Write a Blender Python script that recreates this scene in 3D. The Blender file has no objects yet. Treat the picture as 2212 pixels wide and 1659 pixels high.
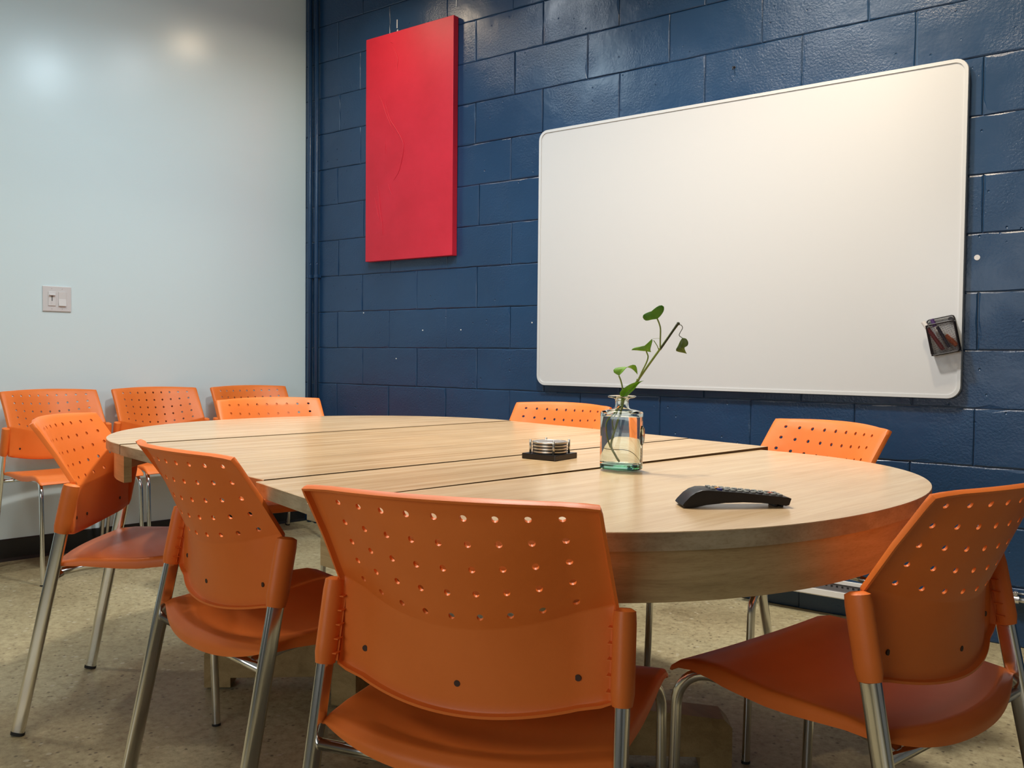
import bpy, bmesh, math, random
from mathutils import Vector, Matrix
random.seed(7)
S = bpy.context.scene
COL = S.collection
PI = math.pi
R = math.radians

# ------------------------------------------------------------------ materials
def nt(name):
    m = bpy.data.materials.new(name); m.use_nodes = True
    t = m.node_tree; b = t.nodes.get('Principled BSDF')
    return m, t, b
def N(t, kind, **kw):
    n = t.nodes.new(kind)
    for k, v in kw.items():
        if k in n.inputs: n.inputs[k].default_value = v
        else: setattr(n, k, v)
    return n
def link(t, a, b): t.links.new(a, b)
def ramp(t, fac, stops):
    r = t.nodes.new('ShaderNodeValToRGB')
    e = r.color_ramp.elements
    while len(e) < len(stops): e.new(0.5)
    for el, (p, c) in zip(e, stops):
        el.position = p; el.color = (*c, 1)
    link(t, fac, r.inputs['Fac']); return r
def coords(t, scale=(1, 1, 1), kind='Object', rot=(0, 0, 0)):
    c = t.nodes.new('ShaderNodeTexCoord'); m = t.nodes.new('ShaderNodeMapping')
    m.inputs['Scale'].default_value = scale; m.inputs['Rotation'].default_value = rot
    link(t, c.outputs[kind], m.inputs['Vector']); return m.outputs['Vector']
def bump(t, b, height, strength=.3, dist=.002, prev=None):
    n = t.nodes.new('ShaderNodeBump'); n.inputs['Strength'].default_value = strength
    n.inputs['Distance'].default_value = dist
    link(t, height, n.inputs['Height'])
    if prev: link(t, prev, n.inputs['Normal'])
    link(t, n.outputs['Normal'], b.inputs['Normal']); return n.outputs['Normal']
def simple(name, col, rough=.5, metal=0., noise=0., nscale=300, spec=None, coat=0):
    m, t, b = nt(name)
    b.inputs['Base Color'].default_value = (*col, 1); b.inputs['Roughness'].default_value = rough
    b.inputs['Metallic'].default_value = metal
    if spec is not None: b.inputs['Specular IOR Level'].default_value = spec
    if coat: b.inputs['Coat Weight'].default_value = coat; b.inputs['Coat Roughness'].default_value = .1
    if noise:
        v = coords(t); n = N(t, 'ShaderNodeTexNoise', Scale=nscale, Detail=3); link(t, v, n.inputs['Vector'])
        bump(t, b, n.outputs['Fac'], noise, .001)
    return m

def mat_orange():
    m, t, b = nt('orange_plastic')
    v = coords(t)
    n = N(t, 'ShaderNodeTexNoise', Scale=900, Detail=2); link(t, v, n.inputs['Vector'])
    n2 = N(t, 'ShaderNodeTexNoise', Scale=6, Detail=3); link(t, v, n2.inputs['Vector'])
    r = ramp(t, n2.outputs['Fac'], [(.35, (.79, .178, .026)), (.65, (.85, .203, .034))])
    link(t, r.outputs['Color'], b.inputs['Base Color'])
    b.inputs['Roughness'].default_value = .42
    b.inputs['Specular IOR Level'].default_value = .35
    bump(t, b, n.outputs['Fac'], .25, .0006)
    return m
def mat_wood(name, c1, c2, c3, rough=.25, rot=0., scale=(2.2, 26, 8), dark=.0):
    m, t, b = nt(name)
    v = coords(t, scale, 'Object', (0, 0, rot))
    n = N(t, 'ShaderNodeTexNoise', Scale=1.6, Detail=9, Roughness=.62, Distortion=.35); link(t, v, n.inputs['Vector'])
    r = ramp(t, n.outputs['Fac'], [(.28, c1), (.5, c2), (.72, c3)])
    v2 = coords(t, (scale[0]*(9 if scale[0] > scale[1] else .8), scale[1]*(.8 if scale[0] > scale[1] else 9), scale[2]*9), 'Object', (0, 0, rot))
    n2 = N(t, 'ShaderNodeTexNoise', Scale=2.5, Detail=4, Roughness=.7); link(t, v2, n2.inputs['Vector'])
    r2 = ramp(t, n2.outputs['Fac'], [(.30, (.72, .62, .5)), (.52, (1, 1, 1)), (1, (1, 1, 1))])
    mx = t.nodes.new('ShaderNodeMix'); mx.data_type = 'RGBA'; mx.blend_type = 'MULTIPLY'
    mx.inputs['Factor'].default_value = .55
    link(t, r.outputs['Color'], mx.inputs['A']); link(t, r2.outputs['Color'], mx.inputs['B'])
    link(t, mx.outputs['Result'], b.inputs['Base Color'])
    v3 = coords(t, (3, 3, 3)); n3 = N(t, 'ShaderNodeTexNoise', Scale=3, Detail=5); link(t, v3, n3.inputs['Vector'])
    mr = N(t, 'ShaderNodeMapRange'); mr.inputs['To Min'].default_value = rough*.8; mr.inputs['To Max'].default_value = rough*1.35
    link(t, n3.outputs['Fac'], mr.inputs['Value']); link(t, mr.outputs['Result'], b.inputs['Roughness'])
    bump(t, b, n2.outputs['Fac'], .06, .001)
    return m
def mat_floor():
    m, t, b = nt('polished_concrete')
    v = coords(t)
    big = N(t, 'ShaderNodeTexNoise', Scale=1.7, Detail=6, Roughness=.6, Distortion=.4); link(t, v, big.inputs['Vector'])
    r1 = ramp(t, big.outputs['Fac'], [(.3, (.25, .205, .115)), (.52, (.37, .32, .195)), (.75, (.47, .42, .27))])
    fine = N(t, 'ShaderNodeTexNoise', Scale=42, Detail=8, Roughness=.8); link(t, v, fine.inputs['Vector'])
    r2 = ramp(t, fine.outputs['Fac'], [(.33, (.42, .36, .27)), (.47, (.88, .86, .80)), (.60, (1.15, 1.15, 1.1)), (.70, (1.45, 1.45, 1.4))])
    mx = t.nodes.new('ShaderNodeMix'); mx.data_type = 'RGBA'; mx.blend_type = 'MULTIPLY'; mx.inputs['Factor'].default_value = .8
    link(t, r1.outputs['Color'], mx.inputs['A']); link(t, r2.outputs['Color'], mx.inputs['B'])
    # aggregate chips: dark and pale
    vo = N(t, 'ShaderNodeTexVoronoi', Scale=70); vo.inputs['Randomness'].default_value = 1; link(t, v, vo.inputs['Vector'])
    wn = N(t, 'ShaderNodeTexWhiteNoise'); link(t, vo.outputs['Color'], wn.inputs['Vector'])
    cell = ramp(t, wn.outputs['Value'], [(.0, (1, 1, 1)), (.87, (1, 1, 1)), (.88, (0, 0, 0))])
    cell.color_ramp.interpolation = 'CONSTANT'
    inv = N(t, 'ShaderNodeMath', operation='SUBTRACT'); inv.inputs[0].default_value = 1; link(t, cell.outputs['Color'], inv.inputs[1])
    dist = ramp(t, vo.outputs['Distance'], [(.0, (.95, .95, .95)), (.2, (.8, .8, .8)), (.42, (0, 0, 0))])
    mul = N(t, 'ShaderNodeMath', operation='MULTIPLY'); link(t, inv.outputs[0], mul.inputs[0]); link(t, dist.outputs['Color'], mul.inputs[1])
    m2 = t.nodes.new('ShaderNodeMix'); m2.data_type = 'RGBA'
    link(t, mul.outputs[0], m2.inputs['Factor']); link(t, mx.outputs['Result'], m2.inputs['A']); m2.inputs['B'].default_value = (.09, .065, .035, 1)
    vp = N(t, 'ShaderNodeTexVoronoi', Scale=38); link(t, coords(t, (1, 1, 1), 'Object', (0, 0, 1.)), vp.inputs['Vector'])
    wp = N(t, 'ShaderNodeTexWhiteNoise'); link(t, vp.outputs['Color'], wp.inputs['Vector'])
    gp = N(t, 'ShaderNodeMath', operation='GREATER_THAN'); link(t, wp.outputs['Value'], gp.inputs[0]); gp.inputs[1].default_value = .84
    dp = ramp(t, vp.outputs['Distance'], [(.0, (1, 1, 1)), (.22, (1, 1, 1)), (.3, (0, 0, 0))])
    mp = N(t, 'ShaderNodeMath', operation='MULTIPLY'); link(t, gp.outputs[0], mp.inputs[0]); link(t, dp.outputs['Color'], mp.inputs[1])
    mp2 = N(t, 'ShaderNodeMath', operation='MULTIPLY'); link(t, mp.outputs[0], mp2.inputs[0]); mp2.inputs[1].default_value = .6
    m3 = t.nodes.new('ShaderNodeMix'); m3.data_type = 'RGBA'
    link(t, mp2.outputs[0], m3.inputs['Factor']); link(t, m2.outputs['Result'], m3.inputs['A']); m3.inputs['B'].default_value = (.50, .46, .34, 1)
    link(t, m3.outputs['Result'], b.inputs['Base Color'])
    b.inputs['Roughness'].default_value = .5
    b.inputs['Specular IOR Level'].default_value = .35
    bump(t, b, fine.outputs['Fac'], .15, .002)
    return m
def mat_block():
    m, t, b = nt('navy_block_paint')
    v = coords(t)
    n0 = N(t, 'ShaderNodeTexNoise', Scale=2.2, Detail=4); link(t, v, n0.inputs['Vector'])
    r = ramp(t, n0.outputs['Fac'], [(.35, (.0125, .046, .112)), (.65, (.016, .056, .134))])
    link(t, r.outputs['Color'], b.inputs['Base Color'])
    b.inputs['Roughness'].default_value = .30
    b.inputs['Specular IOR Level'].default_value = .5
    # orange-peel paint, rough patches and pits
    n1 = N(t, 'ShaderNodeTexNoise', Scale=110, Detail=4, Roughness=.6); link(t, v, n1.inputs['Vector'])
    mask = N(t, 'ShaderNodeTexNoise', Scale=3.5, Detail=2); link(t, v, mask.inputs['Vector'])
    mr = ramp(t, mask.outputs['Fac'], [(.42, (.12, .12, .12)), (.62, (1, 1, 1))])
    mu = N(t, 'ShaderNodeMath', operation='MULTIPLY'); link(t, n1.outputs['Fac'], mu.inputs[0]); link(t, mr.outputs['Color'], mu.inputs[1])
    nb = bump(t, b, mu.outputs[0], .8, .003)
    vo = N(t, 'ShaderNodeTexVoronoi', Scale=38); link(t, v, vo.inputs['Vector'])
    wn = N(t, 'ShaderNodeTexWhiteNoise'); link(t, vo.outputs['Color'], wn.inputs['Vector'])
    gt = N(t, 'ShaderNodeMath', operation='GREATER_THAN'); link(t, wn.outputs['Value'], gt.inputs[0]); gt.inputs[1].default_value = .90
    pr = ramp(t, vo.outputs['Distance'], [(.0, (1, 1, 1)), (.18, (0, 0, 0))])
    m2 = N(t, 'ShaderNodeMath', operation='MULTIPLY'); link(t, gt.outputs[0], m2.inputs[0]); link(t, pr.outputs['Color'], m2.inputs[1])
    m3 = N(t, 'ShaderNodeMath', operation='MULTIPLY'); link(t, m2.outputs[0], m3.inputs[0]); m3.inputs[1].default_value = -1
    n4 = N(t, 'ShaderNodeTexNoise', Scale=9, Detail=3); link(t, v, n4.inputs['Vector'])
    nb2 = bump(t, b, m3.outputs[0], .8, .004, nb)
    bump(t, b, n4.outputs['Fac'], .25, .012, nb2)
    return m
def mat_wall_left():
    m, t, b = nt('pale_satin_paint')
    v = coords(t)
    b.inputs['Base Color'].default_value = (.70, .835, .87, 1)
    b.inputs['Roughness'].default_value = .27
    b.inputs['Specular IOR Level'].default_value = .6
    n1 = N(t, 'ShaderNodeTexNoise', Scale=1.1, Detail=3); link(t, v, n1.inputs['Vector'])
    n2 = N(t, 'ShaderNodeTexNoise', Scale=160, Detail=2); link(t, v, n2.inputs['Vector'])
    nb = bump(t, b, n1.outputs['Fac'], .3, .02)
    bump(t, b, n2.outputs['Fac'], .08, .001, nb)
    return m
def mat_glass(name, col, ior, rough=0.):
    m, t, b = nt(name)
    t.nodes.remove(b)
    g = t.nodes.new('ShaderNodeBsdfGlass'); g.inputs['Color'].default_value = (*col, 1)
    g.inputs['IOR'].default_value = ior; g.inputs['Roughness'].default_value = rough
    link(t, g.outputs[0], t.nodes['Material Output'].inputs['Surface']); return m
def mat_leaf(name, c1, c2, trans=.25):
    m, t, b = nt(name)
    v = coords(t); n = N(t, 'ShaderNodeTexNoise', Scale=40, Detail=3); link(t, v, n.inputs['Vector'])
    r = ramp(t, n.outputs['Fac'], [(.35, c1), (.65, c2)])
    link(t, r.outputs['Color'], b.inputs['Base Color']); b.inputs['Roughness'].default_value = .4
    b.inputs['Subsurface Weight'].default_value = 0
    tr = t.nodes.new('ShaderNodeBsdfTranslucent'); link(t, r.outputs['Color'], tr.inputs['Color'])
    ms = t.nodes.new('ShaderNodeMixShader'); ms.inputs[0].default_value = trans
    link(t, b.outputs[0], ms.inputs[1]); link(t, tr.outputs[0], ms.inputs[2])
    link(t, ms.outputs[0], t.nodes['Material Output'].inputs['Surface']); return m
def mat_canvas():
    m, t, b = nt('red_canvas')
    v = coords(t); n = N(t, 'ShaderNodeTexNoise', Scale=5, Detail=6, Roughness=.6); link(t, v, n.inputs['Vector'])
    r = ramp(t, n.outputs['Fac'], [(.3, (.56, .012, .032)), (.7, (.66, .018, .044))])
    link(t, r.outputs['Color'], b.inputs['Base Color']); b.inputs['Roughness'].default_value = .5
    n2 = N(t, 'ShaderNodeTexNoise', Scale=500, Detail=2); link(t, v, n2.inputs['Vector'])
    bump(t, b, n2.outputs['Fac'], .25, .001); return m

M = dict(
    orange=mat_orange(),
    chrome=simple('chrome', (.78, .78, .76), .14, 1.),
    rubber=simple('black_rubber', (.015, .015, .015), .6),
    dark=simple('dark_hole', (.05, .018, .008), .6),
    maple=mat_wood('maple_top', (.56, .38, .20), (.65, .46, .265), (.72, .54, .33), .21, 0, (16, 1.6, 6)),
    maple_leaf=mat_wood('maple_leaf_top', (.46, .29, .135), (.58, .40, .215), (.68, .50, .30), .22, 0, (22, 1.0, 6)),
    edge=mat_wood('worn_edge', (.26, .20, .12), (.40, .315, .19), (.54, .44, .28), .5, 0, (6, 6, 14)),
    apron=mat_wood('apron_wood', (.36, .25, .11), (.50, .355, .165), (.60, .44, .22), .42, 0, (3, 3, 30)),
    beam=mat_wood('pedestal_wood', (.26, .17, .06), (.36, .25, .10), (.43, .30, .13), .5, R(-45), (3, 20, 20)),
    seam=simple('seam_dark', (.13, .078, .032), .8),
    floor=mat_floor(), block=mat_block(), wall=mat_wall_left(),
    plain=simple('plain_wall_paint', (.34, .36, .37), .5),
    ceiling=simple('ceiling_paint', (.40, .42, .43), .7),
    white_chip=simple('bare_white', (.75, .76, .76), .6),
    base=simple('black_base', (.012, .013, .014), .35),
    board=simple('whiteboard_face', (.625, .64, .65), .22, spec=.5),
    board_frame=simple('whiteboard_frame', (.62, .64, .65), .35),
    canvas=mat_canvas(),
    plate=simple('white_switch', (.66, .64, .64), .35),
    plate2=simple('white_rocker', (.70, .69, .69), .3),
    slot=simple('grey_slot', (.06, .06, .06), .6),
    glass=mat_glass('pale_green_glass', (.965, .99, .975), 1.45),
    glass_base=mat_glass('green_glass_base', (.62, .88, .80), 1.45),
    water=mat_glass('water', (.985, .995, .985), 1.33),
    stem=simple('green_stem', (.20, .27, .05), .45),
    stem_dark=simple('dark_stem', (.035, .045, .012), .5),
    leaf_bright=mat_leaf('bright_leaf', (.19, .48, .02), (.30, .60, .04), .4),
    leaf_mid=mat_leaf('mid_leaf', (.14, .32, .02), (.22, .44, .035), .35),
    leaf_dark=mat_leaf('dark_leaf', (.07, .22, .012), (.11, .31, .02), .35),
    leaf_dry=mat_leaf('drying_leaf', (.08, .13, .015), (.17, .24, .03), .35),
    black_gloss=simple('black_base_gloss', (.008, .008, .009), .3),
    silver=simple('brushed_silver', (.50, .48, .43), .34, 1.),
    cork=simple('grey_inlay', (.20, .18, .17), .6),
    remote=simple('remote_black', (.006, .0065, .008), .42, noise=.1, nscale=900, spec=.4),
    key=simple('remote_key_grey', (.22, .23, .21), .5),
    key_dark=simple('remote_key_dark', (.05, .05, .055), .5),
    key_orange=simple('remote_key_orange', (.55, .25, .05), .5),
    key_blue=simple('remote_key_blue', (.02, .03, .25), .5),
    key_red=simple('remote_key_red', (.40, .09, .05), .5),
    wire=simple('black_wire', (.010, .006, .008), .4),
    m_white=simple('marker_white', (.72, .70, .68), .4),
    m_red=simple('marker_red', (.38, .02, .02), .4),
    m_orange=simple('marker_orange', (.85, .16, .02), .4),
    m_purple=simple('marker_purple', (.07, .03, .13), .4),
    m_dark=simple('marker_navy', (.012, .010, .05), .4),
    heater=simple('white_enamel', (.80, .80, .78), .35),
    heater_grey=simple('grey_perforated', (.17, .16, .16), .5),
    pipe_silver=simple('silver_pipe', (.75, .75, .74), .25, 1.),
)

# ------------------------------------------------------------------ object helpers
def finish(o, name, parent, mats, smooth, label=None):
    o.name = name
    for m in (mats if isinstance(mats, (list, tuple)) else [mats]): o.data.materials.append(m)
    if smooth:
        for p in o.data.polygons: p.use_smooth = True
    COL.objects.link(o)
    if parent: o.parent = parent
    if label: o['label'] = label
    return o
def obj(name, bm, mats, parent=None, smooth=False, label=None, recalc=True):
    if recalc: bmesh.ops.recalc_face_normals(bm, faces=bm.faces)
    me = bpy.data.meshes.new(name); bm.to_mesh(me); bm.free()
    return finish(bpy.data.objects.new(name, me), name, parent, mats, smooth, label)
def tag(o, label, cat, group=None):
    o['label'] = label; o['category'] = cat
    if group: o['group'] = group
    return o
def thing(name, label, cat, loc=(0, 0, 0), rz=0, group=None):
    o = bpy.data.objects.new(name, None); COL.objects.link(o)
    o.location = loc; o.rotation_euler = (0, 0, rz); o.empty_display_size = .05
    return tag(o, label, cat, group)
def struct(name, bm, mats, parent=None, smooth=False):
    o = obj(name, bm, mats, parent, smooth)
    if parent is None: o['kind'] = 'structure'
    return o
def auto_smooth(o, deg=35):
    for p in o.data.polygons: p.use_smooth = True
    b = bmesh.new(); b.from_mesh(o.data)
    for e in b.edges:
        if len(e.link_faces) != 2 or e.calc_face_angle(9) > R(deg): e.smooth = False
    b.to_mesh(o.data); b.free()
def box(bm, c, s, mat=0, rot=None, bev=0.):
    r = bmesh.ops.create_cube(bm, size=1)
    vs = r['verts']; bmesh.ops.scale(bm, vec=s, verts=vs)
    if bev:
        es = list({e for v in vs for e in v.link_edges})
        g = bmesh.ops.bevel(bm, geom=es, offset=bev, segments=2, affect='EDGES', profile=.6)
        vs = list({v for f in g['faces'] for v in f.verts} | {v for v in vs if v.is_valid})
        vs = [v for v in vs if v.is_valid]
    if rot is not None: bmesh.ops.rotate(bm, cent=(0, 0, 0), matrix=rot, verts=vs)
    bmesh.ops.translate(bm, vec=c, verts=vs)
    for f in {f for v in vs for f in v.link_faces}: f.material_index = mat
    return vs
def cyl(bm, p0, p1, r0, r1=None, seg=16, mat=0, cap=True):
    r1 = r0 if r1 is None else r1
    p0, p1 = Vector(p0), Vector(p1); d = p1-p0
    g = bmesh.ops.create_cone(bm, cap_ends=cap, segments=seg, radius1=r0, radius2=r1, depth=d.length)
    q = d.to_track_quat('Z', 'Y').to_matrix()
    bmesh.ops.rotate(bm, cent=(0, 0, 0), matrix=q, verts=g['verts'])
    bmesh.ops.translate(bm, vec=(p0+p1)/2, verts=g['verts'])
    for f in {f for v in g['verts'] for f in v.link_faces}: f.material_index = mat
    return g['verts']
def tube(bm, pts, a, b=None, seg=12, side=Vector((1, 0, 0)), mat=0, radii=None, sq=2.):
    """elliptical tube along pts: a along 'side', b across"""
    b = a if b is None else b
    pts = [Vector(p) for p in pts]; rings = []
    for i, p in enumerate(pts):
        t = (pts[min(i+1, len(pts)-1)]-pts[max(i-1, 0)]).normalized()
        s = (side-t*side.dot(t)).normalized(); u = t.cross(s)
        k = radii[i] if radii else 1
        rings.append([])
        for j in range(seg):
            cc, ss = math.cos(2*PI*j/seg), math.sin(2*PI*j/seg)
            cc = math.copysign(abs(cc)**(2/sq), cc); ss = math.copysign(abs(ss)**(2/sq), ss)
            rings[-1].append(bm.verts.new(p+(s*cc*a+u*ss*b)*k))
    for r0, r1 in zip(rings, rings[1:]):
        for j in range(seg):
            f = bm.faces.new((r0[j], r0[(j+1) % seg], r1[(j+1) % seg], r1[j])); f.material_index = mat
    for r in (rings[0], rings[-1]):
        f = bm.faces.new(r); f.material_index = mat
def lathe(bm, prof, seg=40, ax=1., ay=1., cap=False, mat=0):
    rings = []
    for r, z in prof:
        rings.append([bm.verts.new((r*ax*math.cos(2*PI*j/seg), r*ay*math.sin(2*PI*j/seg), z)) for j in range(seg)])
    for r0, r1 in zip(rings, rings[1:]):
        for j in range(seg):
            f = bm.faces.new((r0[j], r0[(j+1) % seg], r1[(j+1) % seg], r1[j])); f.material_index = mat
    if cap:
        bm.faces.new(rings[0]); bm.faces.new(rings[-1])
    return rings
def prism(bm, poly, z0, z1, mat_side=0, mat_top=0, bev=0):
    lo = [bm.verts.new((x, y, z0)) for x, y in poly]; hi = [bm.verts.new((x, y, z1)) for x, y in poly]
    n = len(poly)
    f = bm.faces.new(hi); f.material_index = mat_top
    f = bm.faces.new(lo[::-1]); f.material_index = mat_side
    for i in range(n):
        f = bm.faces.new((lo[i], lo[(i+1) % n], hi[(i+1) % n], hi[i])); f.material_index = mat_side
def catmull(P, n=8):
    P = [Vector(p) for p in P]; out = []
    for i in range(len(P)-1):
        a, b, c, d = P[max(i-1, 0)], P[i], P[i+1], P[min(i+2, len(P)-1)]
        for k in range(n):
            t = k/n
            out.append(.5*((2*b)+(c-a)*t+(2*a-5*b+4*c-d)*t*t+(3*b-a-3*c+d)*t**3))
    out.append(P[-1]); return out

# ------------------------------------------------------------------ the room
ANG = R(-10)                                   # the pale wall leaves the block wall at 100 degrees
Wx = Vector((math.cos(ANG), math.sin(ANG), 0))   # into the room from the pale wall
Wv = Vector((-math.sin(ANG), math.cos(ANG), 0))  # along the pale wall
CX = .136                                      # the corner
H = .2032                                      # one block course
CEIL = 3.35
YF = -6.2; XR = 6.6
leftx = lambda y: CX + y*math.tan(R(10))
bm = bmesh.new()
fl = [(leftx(YF)-.4, YF-.3), (XR+.3, YF-.3), (XR+.3, .1), (CX-.05, .1)]
vs = [bm.verts.new((x, y, 0)) for x, y in fl]+[bm.verts.new((x, y, -.1)) for x, y in fl]
bm.faces.new(vs[:4]); bm.faces.new(vs[7:3:-1])
for i in range(4): bm.faces.new((vs[i], vs[(i+1) % 4], vs[4+(i+1) % 4], vs[4+i]))
struct('floor', bm, M['floor'])
bm = bmesh.new()
vs = [bm.verts.new((x, y, CEIL)) for x, y in fl]+[bm.verts.new((x, y, CEIL+.1)) for x, y in fl]
bm.faces.new(vs[:4]); bm.faces.new(vs[7:3:-1])
for i in range(4): bm.faces.new((vs[i], vs[(i+1) % 4], vs[4+(i+1) % 4], vs[4+i]))
struct('ceiling', bm, M['ceiling'])
# pale wall
bm = bmesh.new()
p0 = Vector((CX, 0.1*0, 0)); p1 = Vector((leftx(YF), YF, 0)); off = -Wx*.12
q = [p0, p1, p1+off, p0+off]
lo = [bm.verts.new(v) for v in q]; hi = [bm.verts.new(v+Vector((0, 0, CEIL))) for v in q]
bm.faces.new(lo); bm.faces.new(hi)
for i in range(4): bm.faces.new((lo[i], lo[(i+1) % 4], hi[(i+1) % 4], hi[i]))
struct('wall_left', bm, M['wall'])
# block wall: real blocks with grooved joints
offs = {0: -.021, 1: .020, 2: -.018, 3: .002, 4: .007, 5: .008, 6: -.002, 7: .002, 8: .001, 9: .001}
bm = bmesh.new()
DEP = .006
box(bm, ((CX+XR)/2, DEP+.06, CEIL/2), (XR-CX+.2, .12, CEIL))
rnd = random.Random(3)
for r in range(-4, 13):
    z1 = (13-r)*H; z0 = z1-H; z1 = min(z1, CEIL)
    if z0 >= CEIL: continue
    par = 0 if r % 2 else 1
    js = [CX]
    u = par
    while u*H < XR:
        x = u*H*1.0+offs.get(r, rnd.uniform(-.012, .012))+rnd.uniform(-.002, .002)
        if CX+.05 < x < XR-.05: js.append(x)
        u += 2
    js.append(XR)
    for a, b in zip(js, js[1:]):
        gv = rnd.choice([.0012, .0022, .0035]) if a < 1.4 else rnd.choice([.0025, .004, .005])   # vertical joints partly painted flush
        gz = .0028
        dy = rnd.uniform(-.0012, .0012)
        y = dy
        x0, x1, zz0, zz1 = a+gv*.5, b-gv*.5, z0+gz*.5, z1-gz*.5
        ch = .0035
        # outline with slightly wandering edges
        def edge(n, f): return [f((i)/n) for i in range(n)]
        nx = max(3, int((x1-x0)/.05)); nz = 4
        ring = edge(nx, lambda t: (x0+(x1-x0)*t, zz0)) + edge(nz, lambda t: (x1, zz0+(zz1-zz0)*t)) + \
            edge(nx, lambda t: (x1-(x1-x0)*t, zz1)) + edge(nz, lambda t: (x0, zz1-(zz1-zz0)*t))
        cx, cz = (x0+x1)/2, (zz0+zz1)/2
        outer, inner, back = [], [], []
        for (x, z) in ring:
            jx, jz = rnd.uniform(-.0012, .0012), rnd.uniform(-.0012, .0012)
            c = ch*rnd.uniform(.6, 1.5)
            if rnd.random() < .03: c = ch*rnd.uniform(2.5, 4)
            sx = 0 if abs(x-cx) < (x1-x0)/2-.004 else (1 if x < cx else -1)
            sz = 0 if abs(z-cz) < (zz1-zz0)/2-.004 else (1 if z < cz else -1)
            back.append(bm.verts.new((x, DEP, z)))
            outer.append(bm.verts.new((x+jx*(sx != 0), y+.0022, z+jz*(sz != 0))))
            inner.append(bm.verts.new((x+sx*c+jx, y, z+sz*c+jz)))
        n = len(ring)
        for i in range(n):
            k = (i+1) % n
            bm.faces.new((back[i], back[k], outer[k], outer[i]))
            bm.faces.new((outer[i], outer[k], inner[k], inner[i]))
        bm.faces.new(inner)
# bare white scraps at joints and edges
def scrap(x, z, w, h):
    vs = box(bm, (x, -.0006, z), (w, .003, h), 1)
scrap(.865, 2.735, .006, .045); scrap(.868, 2.69, .008, .03)
scrap(1.275, 2.77, .004, .075)
scrap(.664, 2.17, .007, .12)
for x, z in [(1.06, 1.11), (1.32, 1.11), (.87, .96), (1.76, 1.14), (.62, 1.21)]: scrap(x, z, .005, .006)
struct('wall_back', bm, [M['block'], M['white_chip']])
bm = bmesh.new(); box(bm, (XR+.06, YF/2, CEIL/2), (.12, -YF+.4, CEIL)); struct('wall_right', bm, M['plain'])
bm = bmesh.new(); box(bm, ((XR+leftx(YF))/2, YF-.06, CEIL/2), (XR-leftx(YF)+.4, .12, CEIL)); struct('wall_front', bm, M['plain'])
wn_ = None
bm = bmesh.new()
for (x, z, sx, sz) in ((2.15, 1.65, .06, 1.44), (4.45, 1.65, .06, 1.44), (3.3, .96, 2.36, .06), (3.3, 2.34, 2.36, .06), (3.3, 1.65, .04, 1.34)):
    box(bm, (x, YF+.02, z), (sx, .05, sz), bev=.003)
wn_ = struct('added_window_1', bm, M['plate2'])  # invented window frame, out of view, added to house the rear fill light
# black vinyl base along the pale wall
bm = bmesh.new()
a0 = Vector((CX, 0, 0))+Wx*.0005-Wv*.004; a1 = Vector((leftx(YF+.05), YF+.05, 0))+Wx*.0005
prof = [(0, 0), (.012, 0), (.006, .014), (.005, .098), (.003, .104), (0, .104)]
A = [bm.verts.new(a0+Wx*d+Vector((0, 0, z))) for d, z in prof]; B = [bm.verts.new(a1+Wx*d+Vector((0, 0, z))) for d, z in prof]
for i in range(len(prof)):
    k = (i+1) % len(prof); bm.faces.new((A[i], A[k], B[k], B[i]))
bm.faces.new(A); bm.faces.new(B[::-1])
struct('baseboard_left', bm, M['base'])

# painted conduits in the corner
def conduit(x, y, r, label):
    t = thing('wall_conduit', label, 'pipe', (x, y, 0))
    bm = bmesh.new(); cyl(bm, (0, 0, 0), (0, 0, CEIL), r, seg=20)
    obj('pipe', bm, M['block'], t, True)
    bm = bmesh.new(); cyl(bm, (0, 0, 1.418), (0, 0, 1.437), r+.003, seg=20)
    box(bm, (0, .012, 1.4275), (.045 if r < .013 else .05, .006, .019))
    obj('strap', bm, M['block'], t)
    return t
conduit(.195, -.018, .0125, 'navy-painted vertical conduit tight in the corner, left of its twin')
conduit(.253, -.019, .0115, 'navy-painted vertical conduit standing right of its twin, nearer the red canvas')

# ------------------------------------------------------------------ things on the block wall
# whiteboard
def rrect(x0, x1, z0, z1, r, n=8):
    out = []
    for cx, cz, a in ((x1-r, z1-r, 0), (x0+r, z1-r, 90), (x0+r, z0+r, 180), (x1-r, z0+r, 270)):
        for i in range(n+1):
            t = R(a+90*i/n); out.append((cx+r*math.cos(t), cz+r*math.sin(t)))
    return out
def slab_xz(bm, poly, y0, y1, mat=0):
    a = [bm.verts.new((x, y0, z)) for x, z in poly]; b = [bm.verts.new((x, y1, z)) for x, z in poly]
    n = len(poly)
    for f in [bm.faces.new(a), bm.faces.new(b)]+[bm.faces.new((a[i], a[(i+1) % n], b[(i+1) % n], b[i])) for i in range(n)]:
        f.material_index = mat
wb = thing('whiteboard', 'large blank wall-mounted whiteboard with rounded corners and slim pale frame', 'whiteboard', (2.712, 0, .85))
bx0, bx1, bz0, bz1 = -.902, .905, -.005, 1.180
bm = bmesh.new(); slab_xz(bm, rrect(bx0+.009, bx1-.009, bz0+.009, bz1-.009, .035), -.010, -.0275); obj('writing_surface', bm, M['board'], wb)
bm = bmesh.new()
o1 = rrect(bx0, bx1, bz0, bz1, .045); o2 = rrect(bx0+.013, bx1-.013, bz0+.013, bz1-.013, .033); n = len(o1)
lay = [(o1, -.002), (o1, -.028), ([(x*.9985, bz0+(z-bz0)*.9985+.0008) for x, z in o1], -.031), (o2, -.031), (o2, -.0277), (o2, -.002)]
rings = [[bm.verts.new((x, y, z)) for x, z in l] for l, y in lay]
for k in range(len(rings)):
    r0, r1 = rings[k], rings[(k+1) % len(rings)]
    for i in range(n): bm.faces.new((r0[i], r0[(i+1) % n], r1[(i+1) % n], r1[i]))
obj('frame', bm, M['board_frame'], wb)
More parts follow.
